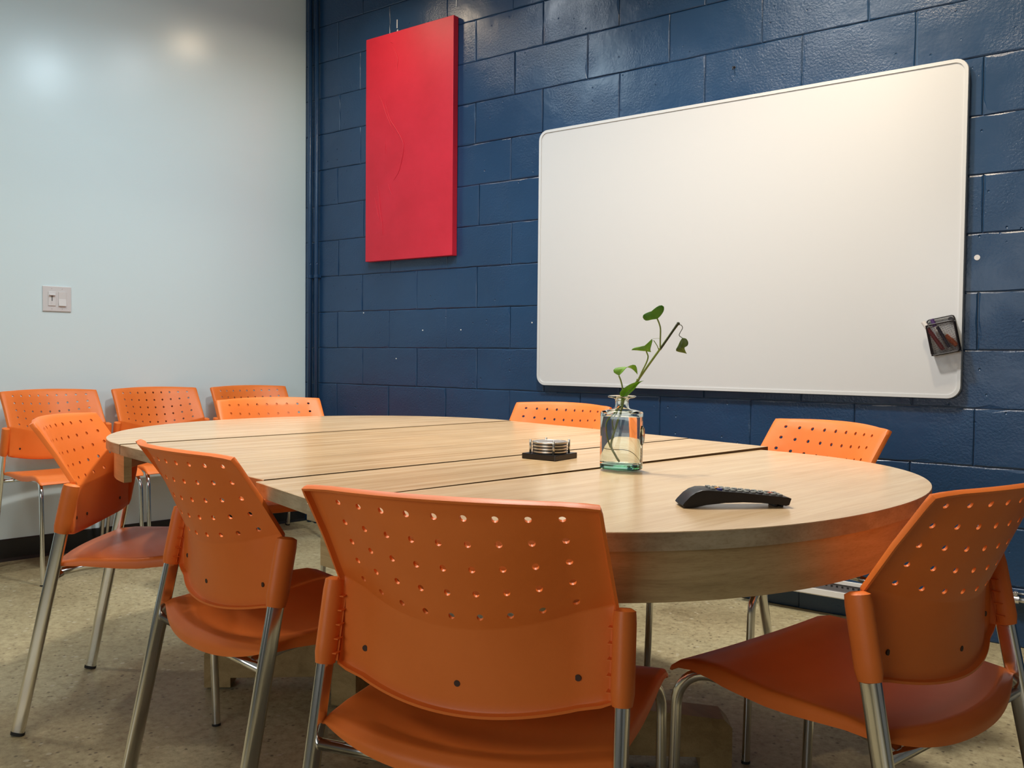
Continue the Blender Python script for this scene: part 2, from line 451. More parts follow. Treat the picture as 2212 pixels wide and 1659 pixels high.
# red canvas
cv = thing('wall_canvas', 'tall narrow red canvas with raised swirl lines, hung left of the whiteboard', 'painting', (.982, 0, 1.484))
bm = bmesh.new(); box(bm, (0, -.0215, .597), (.618, .037, 1.194), bev=.002)
obj('stretched_canvas', bm, M['canvas'], cv)
bm = bmesh.new()
def cpt(px, py):   # canvas face position of a relief line, from its measured fractions
    u = (px-791)/(980-791); top = 85-(51)*u; bot = 565-13*u
    v = (py-top)/(bot-top)
    return (-.309+.618*u, -.0402, 1.194*(1-v))
for l, w in (([(849, 95), (858, 110), (863, 125), (862, 145), (864, 152)], .0022), ([(822, 205), (830, 222), (836, 240), (845, 262), (856, 285)], .0022),
          ([(838, 215), (838, 230), (846, 255), (862, 280), (875, 305), (876, 325), (872, 348), (866, 370), (855, 388)], .0026),
          ([(835, 305), (836, 330)], .0016), ([(843, 396), (848, 412), (852, 420)], .0016), ([(818, 400), (822, 420), (825, 455), (830, 490), (831, 508)], .0022), ([(812, 425), (820, 462), (824, 480)], .0016), ([(845, 88), (852, 92)], .0014)):
    P = catmull([cpt(*q) for q in l], 6)
    m = len(P)
    tube(bm, P, w, .0035 if w > .002 else .0025, 6, Vector((1, 0, 0)), radii=[.25+.75*math.sin(PI*(i+.5)/m) for i in range(m)])
obj('relief_swirls', bm, M['canvas'], cv, True)
# round white spot and hook on the wall
bm = bmesh.new(); cyl(bm, (3.653, -.0015, 1.339), (3.653, .0005, 1.339), .0095, seg=24)
tag(obj('wall_sticker', bm, M['plate2']), 'small round white dot on the navy blocks right of the whiteboard', 'sticker')
bm = bmesh.new(); tube(bm, catmull([(2.752, .001, 2.160), (2.752, -.018, 2.158), (2.7535, -.022, 2.150), (2.7545, -.021, 2.144)], 5), .0022, seg=8)
cyl(bm, (2.752, -.001, 2.160), (2.752, .002, 2.160), .005, seg=12)
tag(obj('wall_hook', bm, M['wire'], smooth=True), 'tiny dark hook nailed into a block above the whiteboard', 'hook')

# switch plate on the pale wall
sc_ = Vector((leftx(-1.3275), -1.3275, 1.233))
sw = thing('light_switch', 'white two-gang switch plate with dimmer and rocker on the pale wall', 'light switch', tuple(sc_), ANG)
# local: x out of wall, y along wall (towards the corner), z up
bm = bmesh.new(); box(bm, (.003, 0, 0), (.006, .127, .120), bev=.0022); obj('cover_plate', bm, M['plate'], sw)
bm = bmesh.new(); box(bm, (.0075, -.023, 0), (.004, .033, .067), bev=.001); ob = obj('dimmer', bm, M['plate2'], sw)
bm = bmesh.new(); box(bm, (.0098, -.023, .003), (.001, .0035, .028)); obj('slot', bm, M['slot'], ob)
bm = bmesh.new(); box(bm, (.0135, -.023, .018), (.010, .026, .006), bev=.0015); obj('slider', bm, M['plate2'], ob)
bm = bmesh.new(); cyl(bm, (.0094, -.026, -.020), (.0102, -.026, -.020), .004, seg=16); obj('button', bm, M['plate'], ob)
bm = bmesh.new()
vs = [(.006, .0065), (.012, .0065), (.006, .0395), (.012, .0395)]
for y0, y1 in ((.0065, .0395),):
    P = [(.005, -.0335), (.0135, -.0335), (.0085, 0), (.0105, .0335), (.005, .0335)]
    a = [bm.verts.new((x, y0, z)) for x, z in P]; b = [bm.verts.new((x, y1, z)) for x, z in P]
    bm.faces.new(a); bm.faces.new(b)
    for i in range(5): bm.faces.new((a[i], a[(i+1) % 5], b[(i+1) % 5], b[i]))
obj('rocker', bm, M['plate2'], sw)
for y in (-.023, .023):
    for z in (-.048, .048):
        bm = bmesh.new(); cyl(bm, (.0055, y, z), (.0068, y, z), .0028, seg=12); box(bm, (.0069, y, z), (.0004, .0007, .004), 1)
        obj('screw', bm, [M['plate'], M['slot']], sw)

# low white convector and silver pipe at the foot of the block wall
ht = thing('wall_heater', 'low white wall heater with perforated grey top under the whiteboard', 'heater', (3.25, 0, .08))
hx0, hx1 = -.42, .33
bm = bmesh.new(); box(bm, ((hx0+hx1)/2, -.062, .014), (hx1-hx0, .006, .022), bev=.001); box(bm, ((hx0+hx1)/2, -.054, .0015), (hx1-hx0, .016, .003)); obj('front_rail', bm, M['heater'], ht)
bm = bmesh.new(); box(bm, ((hx0+hx1)/2, -.006, .049), (hx1-hx0, .010, .014), bev=.001); obj('back_rail', bm, M['heater'], ht)
bm = bmesh.new(); box(bm, ((hx0+hx1)/2, -.0045, .029), (hx1-hx0, .007, .026))
x = hx0+.014
while x < hx1-.012:
    box(bm, (x, -.0082, .032), (.0075, .0012, .0065), 1); x += .020
obj('perforated_back', bm, [M['heater_grey'], M['rubber']], ht)
bm = bmesh.new(); box(bm, ((hx0+hx1)/2, -.034, .014), (hx1-hx0, .050, .004))
obj('inner_tray', bm, [M['heater_grey'], M['rubber']], ht)
pp = thing('wall_pipe', 'silver horizontal pipe with clamp low on the navy wall at far right', 'pipe', (3.62, 0, 0))
bm = bmesh.new(); cyl(bm, (-.02, -.022, .168), (1.3, -.022, .168), .010, seg=20); cyl(bm, (-.02, -.012, .188), (1.3, -.012, .188), .0045, seg=12)
obj('pipe_run', bm, M['pipe_silver'], pp, True)
bm = bmesh.new(); cyl(bm, (.170, -.022, .168), (.192, -.022, .168), .0135, seg=20); box(bm, (.181, -.012, .185), (.012, .02, .022), bev=.003); cyl(bm, (.181, -.03, .187), (.181, -.02, .187), .006, seg=12)
obj('clamp', bm, M['pipe_silver'], pp)

# ------------------------------------------------------------------ table
# table frame: w across the seams, v along them
def TV(w, v, z=0.): return Wx*w+Wv*v+Vector((0, 0, z))
TZ = .74; TH = .027
tc = TV(2.915, -1.17, 0)
tb = thing('conference_table', 'large oval light maple table with visible seams and deep curved apron', 'table', tuple(tc), ANG)
def TL(w, v): return (w-2.915, v+1.17)      # local xy on the table
def half_poly(w0, vc, a, b, sgn, nexp, n=64):
    P = []
    for i in range(n+1):
        t = -PI/2+PI*i/n
        c, s = math.cos(t), math.sin(t)
        P.append(TL(w0+sgn*a*(abs(c)**(2/nexp)), vc+b*(1 if s >= 0 else -1)*(abs(s)**(2/nexp))))
    return P
def top_part(name, poly, mtop, drop=0., label=None, tilt=None, z=TZ):
    bm = bmesh.new()
    n = len(poly)
    cx = sum(p[0] for p in poly)/n; cy = sum(p[1] for p in poly)/n
    def zz(x, y): return z-drop-(tilt(x, y) if tilt else 0)
    top = [bm.verts.new((x+(cx-x)*.0025, y+(cy-y)*.0025, zz(x, y))) for x, y in poly]
    e1 = [bm.verts.new((x, y, zz(x, y)-.0012)) for x, y in poly]
    e2 = [bm.verts.new((x, y, zz(x, y)-TH)) for x, y in poly]
    f = bm.faces.new(top); f.material_index = 0
    f = bm.faces.new(e2[::-1]); f.material_index = 1
    for i in range(n):
        k = (i+1) % n
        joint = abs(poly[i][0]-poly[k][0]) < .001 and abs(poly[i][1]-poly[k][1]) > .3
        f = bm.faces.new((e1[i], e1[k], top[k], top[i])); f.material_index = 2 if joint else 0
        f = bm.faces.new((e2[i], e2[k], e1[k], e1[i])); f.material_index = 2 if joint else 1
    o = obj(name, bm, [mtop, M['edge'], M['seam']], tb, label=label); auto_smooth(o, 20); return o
LH = half_poly(2.3630, -1.126, .648, .700, -1, 2.0)
RH = half_poly(3.4590, -1.225, .650, .695, 1, 2.2)
top_part('tabletop_end', LH, M['maple'], label='far left rounded end of the tabletop', drop=-.0032)
top_part('tabletop_end', RH, M['maple'], label='near right rounded end of the tabletop, sitting slightly low at its far corner',
         tilt=lambda x, y: .0065*min(1, max(0, (y+.05)/.75))*max(0, 1-(x-.545)/.65))
def leaf(w0, w1, v0, v1, v2, v3, drop=0.):   # near edge v0->v1, far edge v2->v3
    top_part('tabletop_leaf', [TL(w0, v0), TL(w1, v1), TL(w1, v3), TL(w0, v2)], M['maple_leaf'], drop)
leaf(2.3670, 2.6390, -1.826, -1.835, -.424, -.434, -.0014)
leaf(2.6394, 2.9118, -1.835, -1.842, -.434, -.452, -.0014)
leaf(2.9130, 3.1805, -1.842, -1.850, -.452, -.470, -.0014)
leaf(3.1845, 3.4570, -1.868, -1.900, -.470, -.490, .0)
def apron(w0, vc, a, b, sgn, nexp, cut=0.):
    bm = bmesh.new(); n = 48; H0, H1 = .637, TZ-TH
    outer, inner = [], []
    for i in range(n+1):
        t = (-PI/2+PI*i/n)*(1-cut)
        c, s = math.cos(t), math.sin(t)
        for L, k in ((outer, 0), (inner, .020)):
            L.append(TL(w0+sgn*(a-k)*(abs(c)**(2/nexp)), vc+(b-k)*(1 if s >= 0 else -1)*(abs(s)**(2/nexp))))
    rings = [[bm.verts.new((x, y, z)) for x, y in L] for L, z in ((outer, H0), (outer, H1), (inner, H1), (inner, H0))]
    for k in range(4):
        r0, r1 = rings[k], rings[(k+1) % 4]
        for i in range(n): bm.faces.new((r0[i], r0[i+1], r1[i+1], r1[i]))
    bm.faces.new([r[0] for r in rings]); bm.faces.new([r[-1] for r in rings][::-1])
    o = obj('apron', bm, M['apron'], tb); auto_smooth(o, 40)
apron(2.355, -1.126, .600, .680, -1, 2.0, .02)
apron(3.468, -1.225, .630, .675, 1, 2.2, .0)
# sliding rails under the leaves
for v in (-1.42, -.90):
    bm = bmesh.new(); p = TL(2.915, v); box(bm, (p[0], p[1], .690), (1.30, .045, .045)); obj('slide_rail', bm, M['beam'], tb)
# two cross-foot pedestals
def pedestal(cw, cvv, arms):
    c = Vector((*TL(cw, cvv), 0))
    bm = bmesh.new(); box(bm, (c.x, c.y, .365), (.115, .115, .59), bev=.006); box(bm, (c.x, c.y, .675), (.42, .52, .03)); ped = obj('pedestal', bm, M['beam'], tb)
    for (w, v) in arms:
        e = Vector((*TL(w, v), 0)); d = (e-c); L = d.length; d.normalize(); ang = math.atan2(d.y, d.x)
        P = [(.0, .034), (L-.075, .034), (L-.075, .006), (L-.002, .006), (L, .010), (L, .105), (L-.02, .126), (.16, .150), (.05, .27), (.0, .27)]
        bm = bmesh.new(); hw = .040
        rot = Matrix.Rotation(ang, 3, 'Z')
        a = [bm.verts.new(rot @ Vector((x, -hw, z))+c) for x, z in P]; b = [bm.verts.new(rot @ Vector((x, hw, z))+c) for x, z in P]
        bm.faces.new(a); bm.faces.new(b)
        for i in range(len(P)): k = (i+1) % len(P); bm.faces.new((a[i], a[k], b[k], b[i]))
        f = obj('foot', bm, M['beam'], ped)
        bm = bmesh.new(); q = c+d*(L-.038); cyl(bm, (q.x, q.y, 0), (q.x, q.y, .008), .018, seg=16); obj('glide', bm, M['rubber'], f)
pedestal(2.57, -1.13, [(2.235, -1.53), (2.66, -1.335), (2.87, -.75), (2.28, -.83)])
pedestal(3.25, -1.13, [(3.565, -.83), (2.97, -.80), (3.0, -1.36), (3.50, -1.44)])

# ------------------------------------------------------------------ chairs
KEY = [  # v, half width of hole field, y at its end, bow, z at its end, sag
    (.40, .1645, -.098, .040, .7950, -.0040),
    (1., .1639, -.0847, .0359, .7758, .0023),
    (3., .1631, -.0470, .0429, .7127, .0139),
    (5., .1634, -.0126, .0477, .6505, .0243),
    (5.55, .1634, -.0025, .0485, .6335, .0265),
    (6.2, .1634, -.0040, .0400, .5940, .0230),
    (7., .1634, -.0050, .0340, .5450, .0190),
    (7.75, .1634, -.0045, .0335, .5090, .0190)]
def back_pt(u, v):
    for a, b in zip(KEY, KEY[1:]):
        if v <= b[0]+1e-9 or b is KEY[-1]: break
    k = (v-a[0])/(b[0]-a[0])
    w, y0, c, z0, s = [a[i]*(1-k)+b[i]*k for i in range(1, 6)]
    t = u/4; at = abs(t)
    if at <= 1: fy = fz = 1-t*t
    else: fy = -(at-1)*1.1; fz = -(at-1)*1.6
    return Vector((t*w, y0-c*fy, z0-s*fz))
UM = 5.08
def make_back():
    bm = bmesh.new()
    def add(u, v): return bm.verts.new(back_pt(u, v))
    def quad(p):  # p: list of (u,v)
        bm.faces.new([add(*q) for q in p])
    # hole cells
    for j in range(1, 6):
        v0 = j-.5 if j > 1 else .62; v1 = j+.5
        for i in range(-4, 5):
            u0, u1 = i-.5, i+.5
            sq = []; 
            for k in range(4): sq.append((u0+(u1-u0)*k/4, v0))
            for k in range(4): sq.append((u1, v0+(v1-v0)*k/4))
            for k in range(4): sq.append((u1-(u1-u0)*k/4, v1))
            for k in range(4): sq.append((u0, v1-(v1-v0)*k/4))
            ci = []
            for k in range(16):
                du, dv = sq[k][0]-i, sq[k][1]-j
                sv = .044 if (j == 1 and dv < 0) else .0345
                an = math.atan2(dv*sv, du*.042)
                ci.append((i+.0047/.042*math.cos(an), j+.0047/sv*math.sin(an)))
            for k in range(16):
                quad([sq[k], sq[(k+1) % 16], ci[(k+1) % 16], ci[k]])
    us = [-4.5+k*.25 for k in range(37)]
    vs_hole = []
    for j in range(1, 6):
        v0 = j-.5 if j > 1 else .62; v1 = j+.5
        vs_hole += [v0+(v1-v0)*k/4 for k in range(4)]
    vs_hole.append(5.5)
    low = [5.5, 5.55, 5.6, 5.9, 6.3, 6.7, 7.1, 7.5, 7.75]
    for a, b in zip(us, us[1:]):
        quad([(a, .40), (b, .40), (b, .62), (a, .62)])
        for c, d in zip(low, low[1:]): quad([(a, c), (b, c), (b, d), (a, d)])
    side = [4.5, 4.75, UM]
    for sg in (-1, 1):
        for a, b in zip(side, side[1:]):
            for c, d in zip([.40]+vs_hole+low[1:], vs_hole+low[1:]):
                quad([(sg*a, c), (sg*b, c), (sg*b, d), (sg*a, d)])
    bmesh.ops.remove_doubles(bm, verts=bm.verts, dist=.00005)
    bmesh.ops.recalc_face_normals(bm, faces=bm.faces)
    bm.normal_update()
    ys = sum(f.normal.y for f in bm.faces)
    if ys > 0: bmesh.ops.reverse_faces(bm, faces=bm.faces)     # normals to the rear
    bm.normal_update()
    # outer rim flange turned rearward
    xs = lambda e: all(abs(v.co.x) > .206 or v.co.z > .793 or v.co.z < .5135 for v in e.verts)
    outer = [e for e in bm.edges if e.is_boundary and e.calc_length() > .0035]
    # walk only the outside loop: pick boundary edges farther than hole radius from any hole centre
    holes = [back_pt(i, j) for j in range(1, 6) for i in range(-4, 5)]
    outer = [e for e in bm.edges if e.is_boundary and min(((e.verts[0].co+e.verts[1].co)/2-h).length for h in holes) > .0095]
    ov = {v for e in outer for v in e.verts}
    cen = Vector((0, 0, .64))
    dirs = {}
    for v in ov:
        es = [e for e in v.link_edges if e in outer]
        tg = sum(((e.other_vert(v).co-v.co).normalized()*(1 if i == 0 else -1) for i, e in enumerate(es)), Vector())
        nrm = v.normal
        o = tg.cross(nrm)
        if o.length < 1e-6: o = v.co-cen
        o.normalize()
        if o.dot(v.co-cen) < 0: o = -o
        dirs[v] = (o, nrm.copy())
    cur = {v: v for v in ov}; edges = [(e.verts[0], e.verts[1]) for e in outer]
    for dout, dback in ((.0022, .0012), (.0032, .0042), (.0034, .0095)):
        nxt = {}
        for v in ov:
            o, nrm = dirs[v]
            side_low = abs(v.co.x) > .2 and v.co.z < .64
            k = .35 if side_low else 1
            nxt[v] = bm.verts.new(v.co+o*dout*k+nrm*dback)
        for a, b in edges: bm.faces.new((cur[a], cur[b], nxt[b], nxt[a]))
        cur = nxt
    bmesh.ops.recalc_face_normals(bm, faces=bm.faces)
    bm.normal_update()
    fs = [f for f in bm.faces]
    ys = sum(f.normal.y*f.calc_area() for f in fs)
    if ys > 0: bmesh.ops.reverse_faces(bm, faces=bm.faces)
    bm.normal_update()
    # thickness towards the sitter
    off = {v: v.co-v.normal*.0042 for v in bm.verts}
    dup = {v: bm.verts.new(off[v]) for v in list(off)}
    for f in list(fs):
        bm.faces.new([dup[v] for v in reversed(f.verts)])
    for e in [e for e in bm.edges if len(e.link_faces) == 1 and e.verts[0] in dup and e.verts[1] in dup]:
        a, b = e.verts; bm.faces.new((a, b, dup[b], dup[a]))
    return bm
SIDE = [(-.026, .437), (-.016, .443), (.03, .448), (.10, .447), (.17, .446), (.23, .451), (.28, .457), (.32, .4555), (.348, .447), (.366, .434), (.374, .424)]
MID = [(-.068, .426), (-.058, .434), (-.03, .434), (.05, .428), (.13, .430), (.21, .440), (.27, .449), (.315, .451), (.345, .445), (.366, .434), (.376, .424)]
def make_seat():
    bm = bmesh.new()
    def prof(T, t):
        t = t*(len(T)-1); i = min(int(t), len(T)-2); k = t-i
        return T[i][0]*(1-k)+T[i+1][0]*k, T[i][1]*(1-k)+T[i+1][1]*k
    ns, nr = 26, 40
    # columns: s from -1 to 1 then a rolled-down flange
    S_ = [-1+2*i/ns for i in range(ns+1)]
    grid = []
    for s in S_:
        row = []
        for j in range(nr+1):
            t = j/nr
            ys, zs = prof(SIDE, t); ym, zm = prof(MID, t)
            b = abs(s)**2.1
            y = ym*(1-b)+ys*b; z = zm*(1-b)+zs*b
            hw = .2115+.0055*max(0, 1-t/.22)**1.3+.0045*min(1, max(0, (t-.35)/.4))-.009*max(0, (t-.86)/.14)**2
            row.append(Vector((s*hw, y, z)))
        grid.append(row)
    # flanges on the sides
    def flange(row, sg):
        rows = []
        for dx, dz in ((.005, .002), (.008, .009), (.0085, .020)):
            r = []
            for j, p in enumerate(row):
                t = j/nr
                k = 1.3-max(0, (t-.55)/.45)*1.15
                k *= 1 if t > .34 else .22+.78*(t/.34)**.8
                r.append(Vector((p.x+sg*dx, p.y, p.z-dz*k)))
            rows.append(r)
        return rows
    L = flange(grid[0], -1); Rr = flange(grid[-1], 1)
    cols = L[::-1]+grid+Rr
    # rear roll-down
    V = [[bm.verts.new(p) for p in c] for c in cols]
    rear = []
    for dy, dz in ((-.004, .004), (-.006, .012), (-.005, .024)):
        rear.append([bm.verts.new(c[0]+Vector((0, dy, -dz*(1-.78*min(1, abs(c[0].x)/.217)**3)))) for c in cols])
    for a, b in zip(V, V[1:]):
        for j in range(nr): bm.faces.new((a[j], b[j], b[j+1], a[j+1]))
    prev = [c[0] for c in V]
    for r in rear:
        for i in range(len(r)-1): bm.faces.new((prev[i], prev[i+1], r[i+1], r[i]))
        prev = r
    bmesh.ops.recalc_face_normals(bm, faces=bm.faces); bm.normal_update()
    if sum(f.normal.z*f.calc_area() for f in bm.faces) < 0: bmesh.ops.reverse_faces(bm, faces=bm.faces)
    bm.normal_update()
    fs = list(bm.faces); off = {v: v.co-v.normal*.0048 for v in bm.verts}
    dup = {v: bm.verts.new(off[v]) for v in list(off)}
    for f in fs: bm.faces.new([dup[v] for v in reversed(f.verts)])
    for e in [e for e in bm.edges if len(e.link_faces) == 1 and e.verts[0] in dup and e.verts[1] in dup]:
        a, b = e.verts; bm.faces.new((a, b, dup[b], dup[a]))
    return bm
def make_chair():
    t = thing('stacking_chair', 'orange chair', 'chair')
    o = obj('backrest', make_back(), M['orange'], t); auto_smooth(o, 38)
    for sx in (-1, 0, 1):
        u = sx*4.03; v = 7.02 if sx else 7.0
        p = back_pt(u, v); bm = bmesh.new(); cyl(bm, p+Vector((0, -.0012, 0)), p+Vector((0, .0055, 0)), .0046, seg=14)
        obj('screw_hole', bm, M['dark'], o)
    o = obj('seat', make_seat(), M['orange'], t); auto_smooth(o, 50)
    for sg in (-1, 1):
        F = Vector((sg*.243, -.118, .006)); T = Vector((sg*.225, .0112, .636)); d = (T-F).normalized()
        # rear leg, straight up into the sleeve
        bm = bmesh.new(); tube(bm, [F, F+(T-F)*.5, F+(T-F)*.985], .0096, .0160, 32, sq=3.0)
        leg = obj('leg', bm, M['chrome'], t); auto_smooth(leg, 50)
        bm = bmesh.new(); tube(bm, [F-d*.004, F+d*.0045], .0102, .0168, 24, sq=3.0); obj('foot_cap', bm, M['rubber'], leg)
        # front leg, bends under the seat and runs back as a side rail
        x = sg*.2140
        P = [(sg*.2156, .3700, .003), (x, .3640, .20), (x, .3595, .362)]
        for k in range(1, 9):
            a = R(90*k/8); P.append((x-sg*.016*(k/8)**2, .3595-.060+.060*math.cos(a), .364+.065*math.sin(a)))
        P += [(sg*.188, .24, .4290), (sg*.184, .18, .4285), (sg*.180, .10, .427), (sg*.178, .03, .420), (sg*.176, -.030, .406)]
        bm = bmesh.new(); tube(bm, P, .0090, .0105, 20)
        leg = obj('leg', bm, M['chrome'], t); auto_smooth(leg, 50)
        bm = bmesh.new(); tube(bm, [(sg*.2156, .3702, 0), (sg*.2156, .3698, .006)], .0096, .0112, 20); obj('foot_cap', bm, M['rubber'], leg)
        # plastic sleeve with ribs
        B = F+(T-F)*.812; Tt = F+(T-F)*1.004
        bm = bmesh.new()
        n = 8; pts = [B+(Tt-B)*k/n for k in range(n+1)]
        rad = [.86]+[1]*(n-1)+[.93]
        pts = [pts[0]-d*.002]+pts+[pts[-1]+d*.0035]; rad = [.6]+rad+[.55]
        tube(bm, pts, .0160, .0215, 20, radii=rad)
        # web joining the sleeve to the shell
        wb_ = []
        for k in range(9):
            q = B+(Tt-B)*(k/8*.94+.03)
            wb_.append(q)
        for side_y in (0,):
            a = [bm.verts.new(q+Vector((-sg*.010, .004, 0))) for q in wb_]
            b = [bm.verts.new(q+Vector((-sg*.0195, .002, 0))) for q in wb_]
            a2 = [bm.verts.new(q+Vector((-sg*.010, .008, 0))) for q in wb_]
            b2 = [bm.verts.new(q+Vector((-sg*.0195, .006, 0))) for q in wb_]
            for k in range(8):
                bm.faces.new((a[k], a[k+1], b[k+1], b[k])); bm.faces.new((a2[k], a2[k+1], b2[k+1], b2[k]))
        for k in range(5):
            q = B+(Tt-B)*(.14+.17*k); box(bm, q+Vector((-sg*.0160, -.002, 0)), (.010, .014, .0016))
        sl = obj('back_sleeve', bm, M['orange'], t, True); auto_smooth(sl, 45)
    bm = bmesh.new(); tube(bm, [(-.2300, -.034, .402), (0, -.036, .400), (.2300, -.034, .402)], .009, .009, 16, Vector((0, 0, 1)))
    o = obj('crossbar', bm, M['chrome'], t, True)
    return t
proto = make_chair()
CHAIRS = [
    ((3.3965, -2.4705), 16.33, 'orange perforated chair nearest the camera, its back squarely in the centre foreground', 'orange chairs around the table'),
    ((2.663, -2.3546), -9.39, 'orange chair seen from behind, directly left of the centre foreground chair', 'orange chairs around the table'),
    ((1.7825, -2.1390), -48.17, 'orange chair at the far left end of the table, showing its lit front sideways', 'orange chairs around the table'),
    ((3.9036, -1.894), 75.31, 'orange chair at the right end of the table, cut by the photo edge', 'orange chairs around the table'),
    ((.0895, -1.4178), -94.34, 'orange chair against the pale wall, leftmost and nearest of the row of three', 'orange chairs along the pale wall'),
    ((.1336, -.9170), -99.58, 'orange chair against the pale wall, the middle one of the row of three', 'orange chairs along the pale wall'),
    ((.2343, -.4247), -102.99, 'orange chair against the pale wall nearest the corner, mostly behind another backrest', 'orange chairs along the pale wall'),
    ((1.3811, -1.198), -107.86, 'orange chair on the far side of the table in front of the corner', 'orange chairs around the table'),
    ((2.3433, -.7136), 179.89, 'orange chair on the far side of the table, half hidden by the glass bottle', 'orange chairs around the table'),
    ((3.3827, -.9747), 151.61, 'orange chair on the far side of the table below the right half of the whiteboard', 'orange chairs around the table'),
]
def copy_tree(o, parent=None):
    c = o.copy(); COL.objects.link(c); c.parent = parent
    for ch in o.children: copy_tree(ch, c)
    return c
roots = [proto]+[copy_tree(proto) for _ in CHAIRS[1:]]
for o, (xy, a, lab, g) in zip(roots, CHAIRS):
    o.location = (xy[0], xy[1], 0); o.rotation_euler = (0, 0, R(a)); tag(o, lab, 'chair', g)

# ------------------------------------------------------------------ bottle and cutting
VC = Vector((3.249, -1.772, TZ+.0004)); VR = R(12)
vt = thing('glass_bottle', 'clear green-tinted glass bottle with flanged lip used as a vase on the table', 'bottle', tuple(VC), VR)
ax, ay = .0452, .0275
def ovl(bm, prof, seg=96, neck=.0):
    """profile rows: (rx, ry, z)"""
    rings = []
    def cs(t, k):
        c, s_ = math.cos(t), math.sin(t)
        return math.copysign(abs(c)**k, c), math.copysign(abs(s_)**k, s_)
    for rx, ry, z in prof:
        k = 2/(2+1.3*min(1, max(0, (rx-.018)/.022)))
        rings.append([bm.verts.new((rx*cs(2*PI*j/seg, k)[0], ry*cs(2*PI*j/seg, k)[1], z)) for j in range(seg)])
    for r0, r1 in zip(rings, rings[1:]):
        for j in range(seg): bm.faces.new((r0[j], r0[(j+1) % seg], r1[(j+1) % seg], r1[j]))
    bm.faces.new(rings[0][::-1]); bm.faces.new(rings[-1])
bm = bmesh.new()
out = [(ax*.93, ay*.92, .0), (ax*.985, ay*.985, .0012), (ax, ay, .004), (ax, ay, .1195), (ax*.99, ay*.985, .1225), (ax*.955, ay*.94, .1242), (.032, .0235, .1272), (.0195, .0178, .1295), (.0155, .0155, .1325), (.0143, .0143, .1380), (.0145, .0145, .1500),
       (.0175, .0175, .1525), (.0275, .0275, .1545), (.0293, .0293, .1560), (.0290, .0290, .1575), (.0270, .0270, .1582)]
inn = [(.0160, .0160, .1568), (.0120, .0120, .1540), (.0114, .0114, .1390), (.0125, .0125, .1330), (.0170, .0150, .1282), (.030, .021, .1245), (ax*.90, ay*.86, .1215), (ax-.0033, ay-.0033, .1170), (ax-.0033, ay-.0033, .0180), (ax-.005, ay-.005, .0140), (ax*.5, ay*.5, .0122), (.002, .002, .0118)]
ovl(bm, out+inn)
o = obj('bottle_body', bm, M['glass'], vt); auto_smooth(o, 50)
bm = bmesh.new()
ovl(bm, [(ax*.90, ay*.88, .0020), (ax*.955, ay*.945, .0030), (ax*.965, ay*.955, .0045), (ax*.965, ay*.955, .0085), (ax*.93, ay*.92, .0105)])
o = obj('thick_base', bm, M['glass_base'], vt, label='darker green glass base'); auto_smooth(o, 40)
# embossed medallion on the narrow side
bm = bmesh.new()
g = bmesh.ops.create_uvsphere(bm, u_segments=24, v_segments=16, radius=1)
bmesh.ops.scale(bm, vec=(.0045, .0150, .0215), verts=g['verts'])
for v in g['verts']:
    v.co.x += .0008*math.sin(v.co.z*900)*math.cos(v.co.y*800) if v.co.x > 0 else 0
bmesh.ops.translate(bm, vec=(ax+.0005, 0, .074), verts=bm.verts)
obj('medallion', bm, M['glass'], vt, True)
WL = .1135
bm = bmesh.new()
ovl(bm, [(.002, .002, .0116), (ax*.5, ay*.5, .0120), (ax-.0051, ay-.0051, .0139), (ax-.0031, ay-.0031, .0180), (ax-.0031, ay-.0031, WL), (.01, .008, WL-.0002)])
o = tag(obj('water', bm, M['water']), 'clear water filling the glass bottle nearly to its shoulder', 'water'); auto_smooth(o, 40)
o.location = VC; o.rotation_euler = (0, 0, VR)

# plant: coordinates in metres to the right (a), up (b) and toward the room (c) from the bottle's foot
PR_ = Vector((math.cos(R(36.5)), math.sin(R(36.5)), 0)); PT = Vector((math.sin(R(36.5)), -math.cos(R(36.5)), 0))
SCL = 1/1003.
def PP(px, py, c=0.): return VC+PR_*((px-1349)*SCL)+Vector((0, 0, (1015-py)*SCL))+PT*c
pl = thing('pothos_cutting', 'leafy green vine cutting rising diagonally out of the glass bottle', 'plant', tuple(VC))
def local(P): return [Vector(p)-VC for p in P]
bm = bmesh.new()
tube(bm, local(catmull([PP(1347, 998.5), PP(1338, 985, .002), PP(1328, 966, .004), PP(1331, 946, .003), PP(1338, 926, 0), PP(1344, 905, -.001), PP(1349, 884), PP(1352, 868), PP(1356, 857), PP(1381, 825), PP(1405, 790), PP(1428, 757), PP(1448, 728), PP(1466, 703)], 8)), .0024, seg=10)
bmesh.ops.create_icosphere(bm, subdivisions=2, radius=.0034, matrix=Matrix.Translation(local([PP(1429, 755)])[0]))
bmesh.ops.create_icosphere(bm, subdivisions=2, radius=.0036, matrix=Matrix.Translation(local([PP(1383, 822)])[0]))
obj('stem', bm, M['stem'], pl, True)
bm = bmesh.new()
tube(bm, local(catmull([PP(1429, 756.5, .0005), PP(1448, 728.5, .0005), PP(1463, 706, .0003), PP(1467, 701), PP(1470, 697)], 5)), .0029, seg=10, radii=[.85]*11+[1.0]*5+[1.15, 1.3, 1.2, .9, .6])
obj('dry_stem_tip', bm, M['stem_dark'], pl, True, 'dark dried tip of the stem')
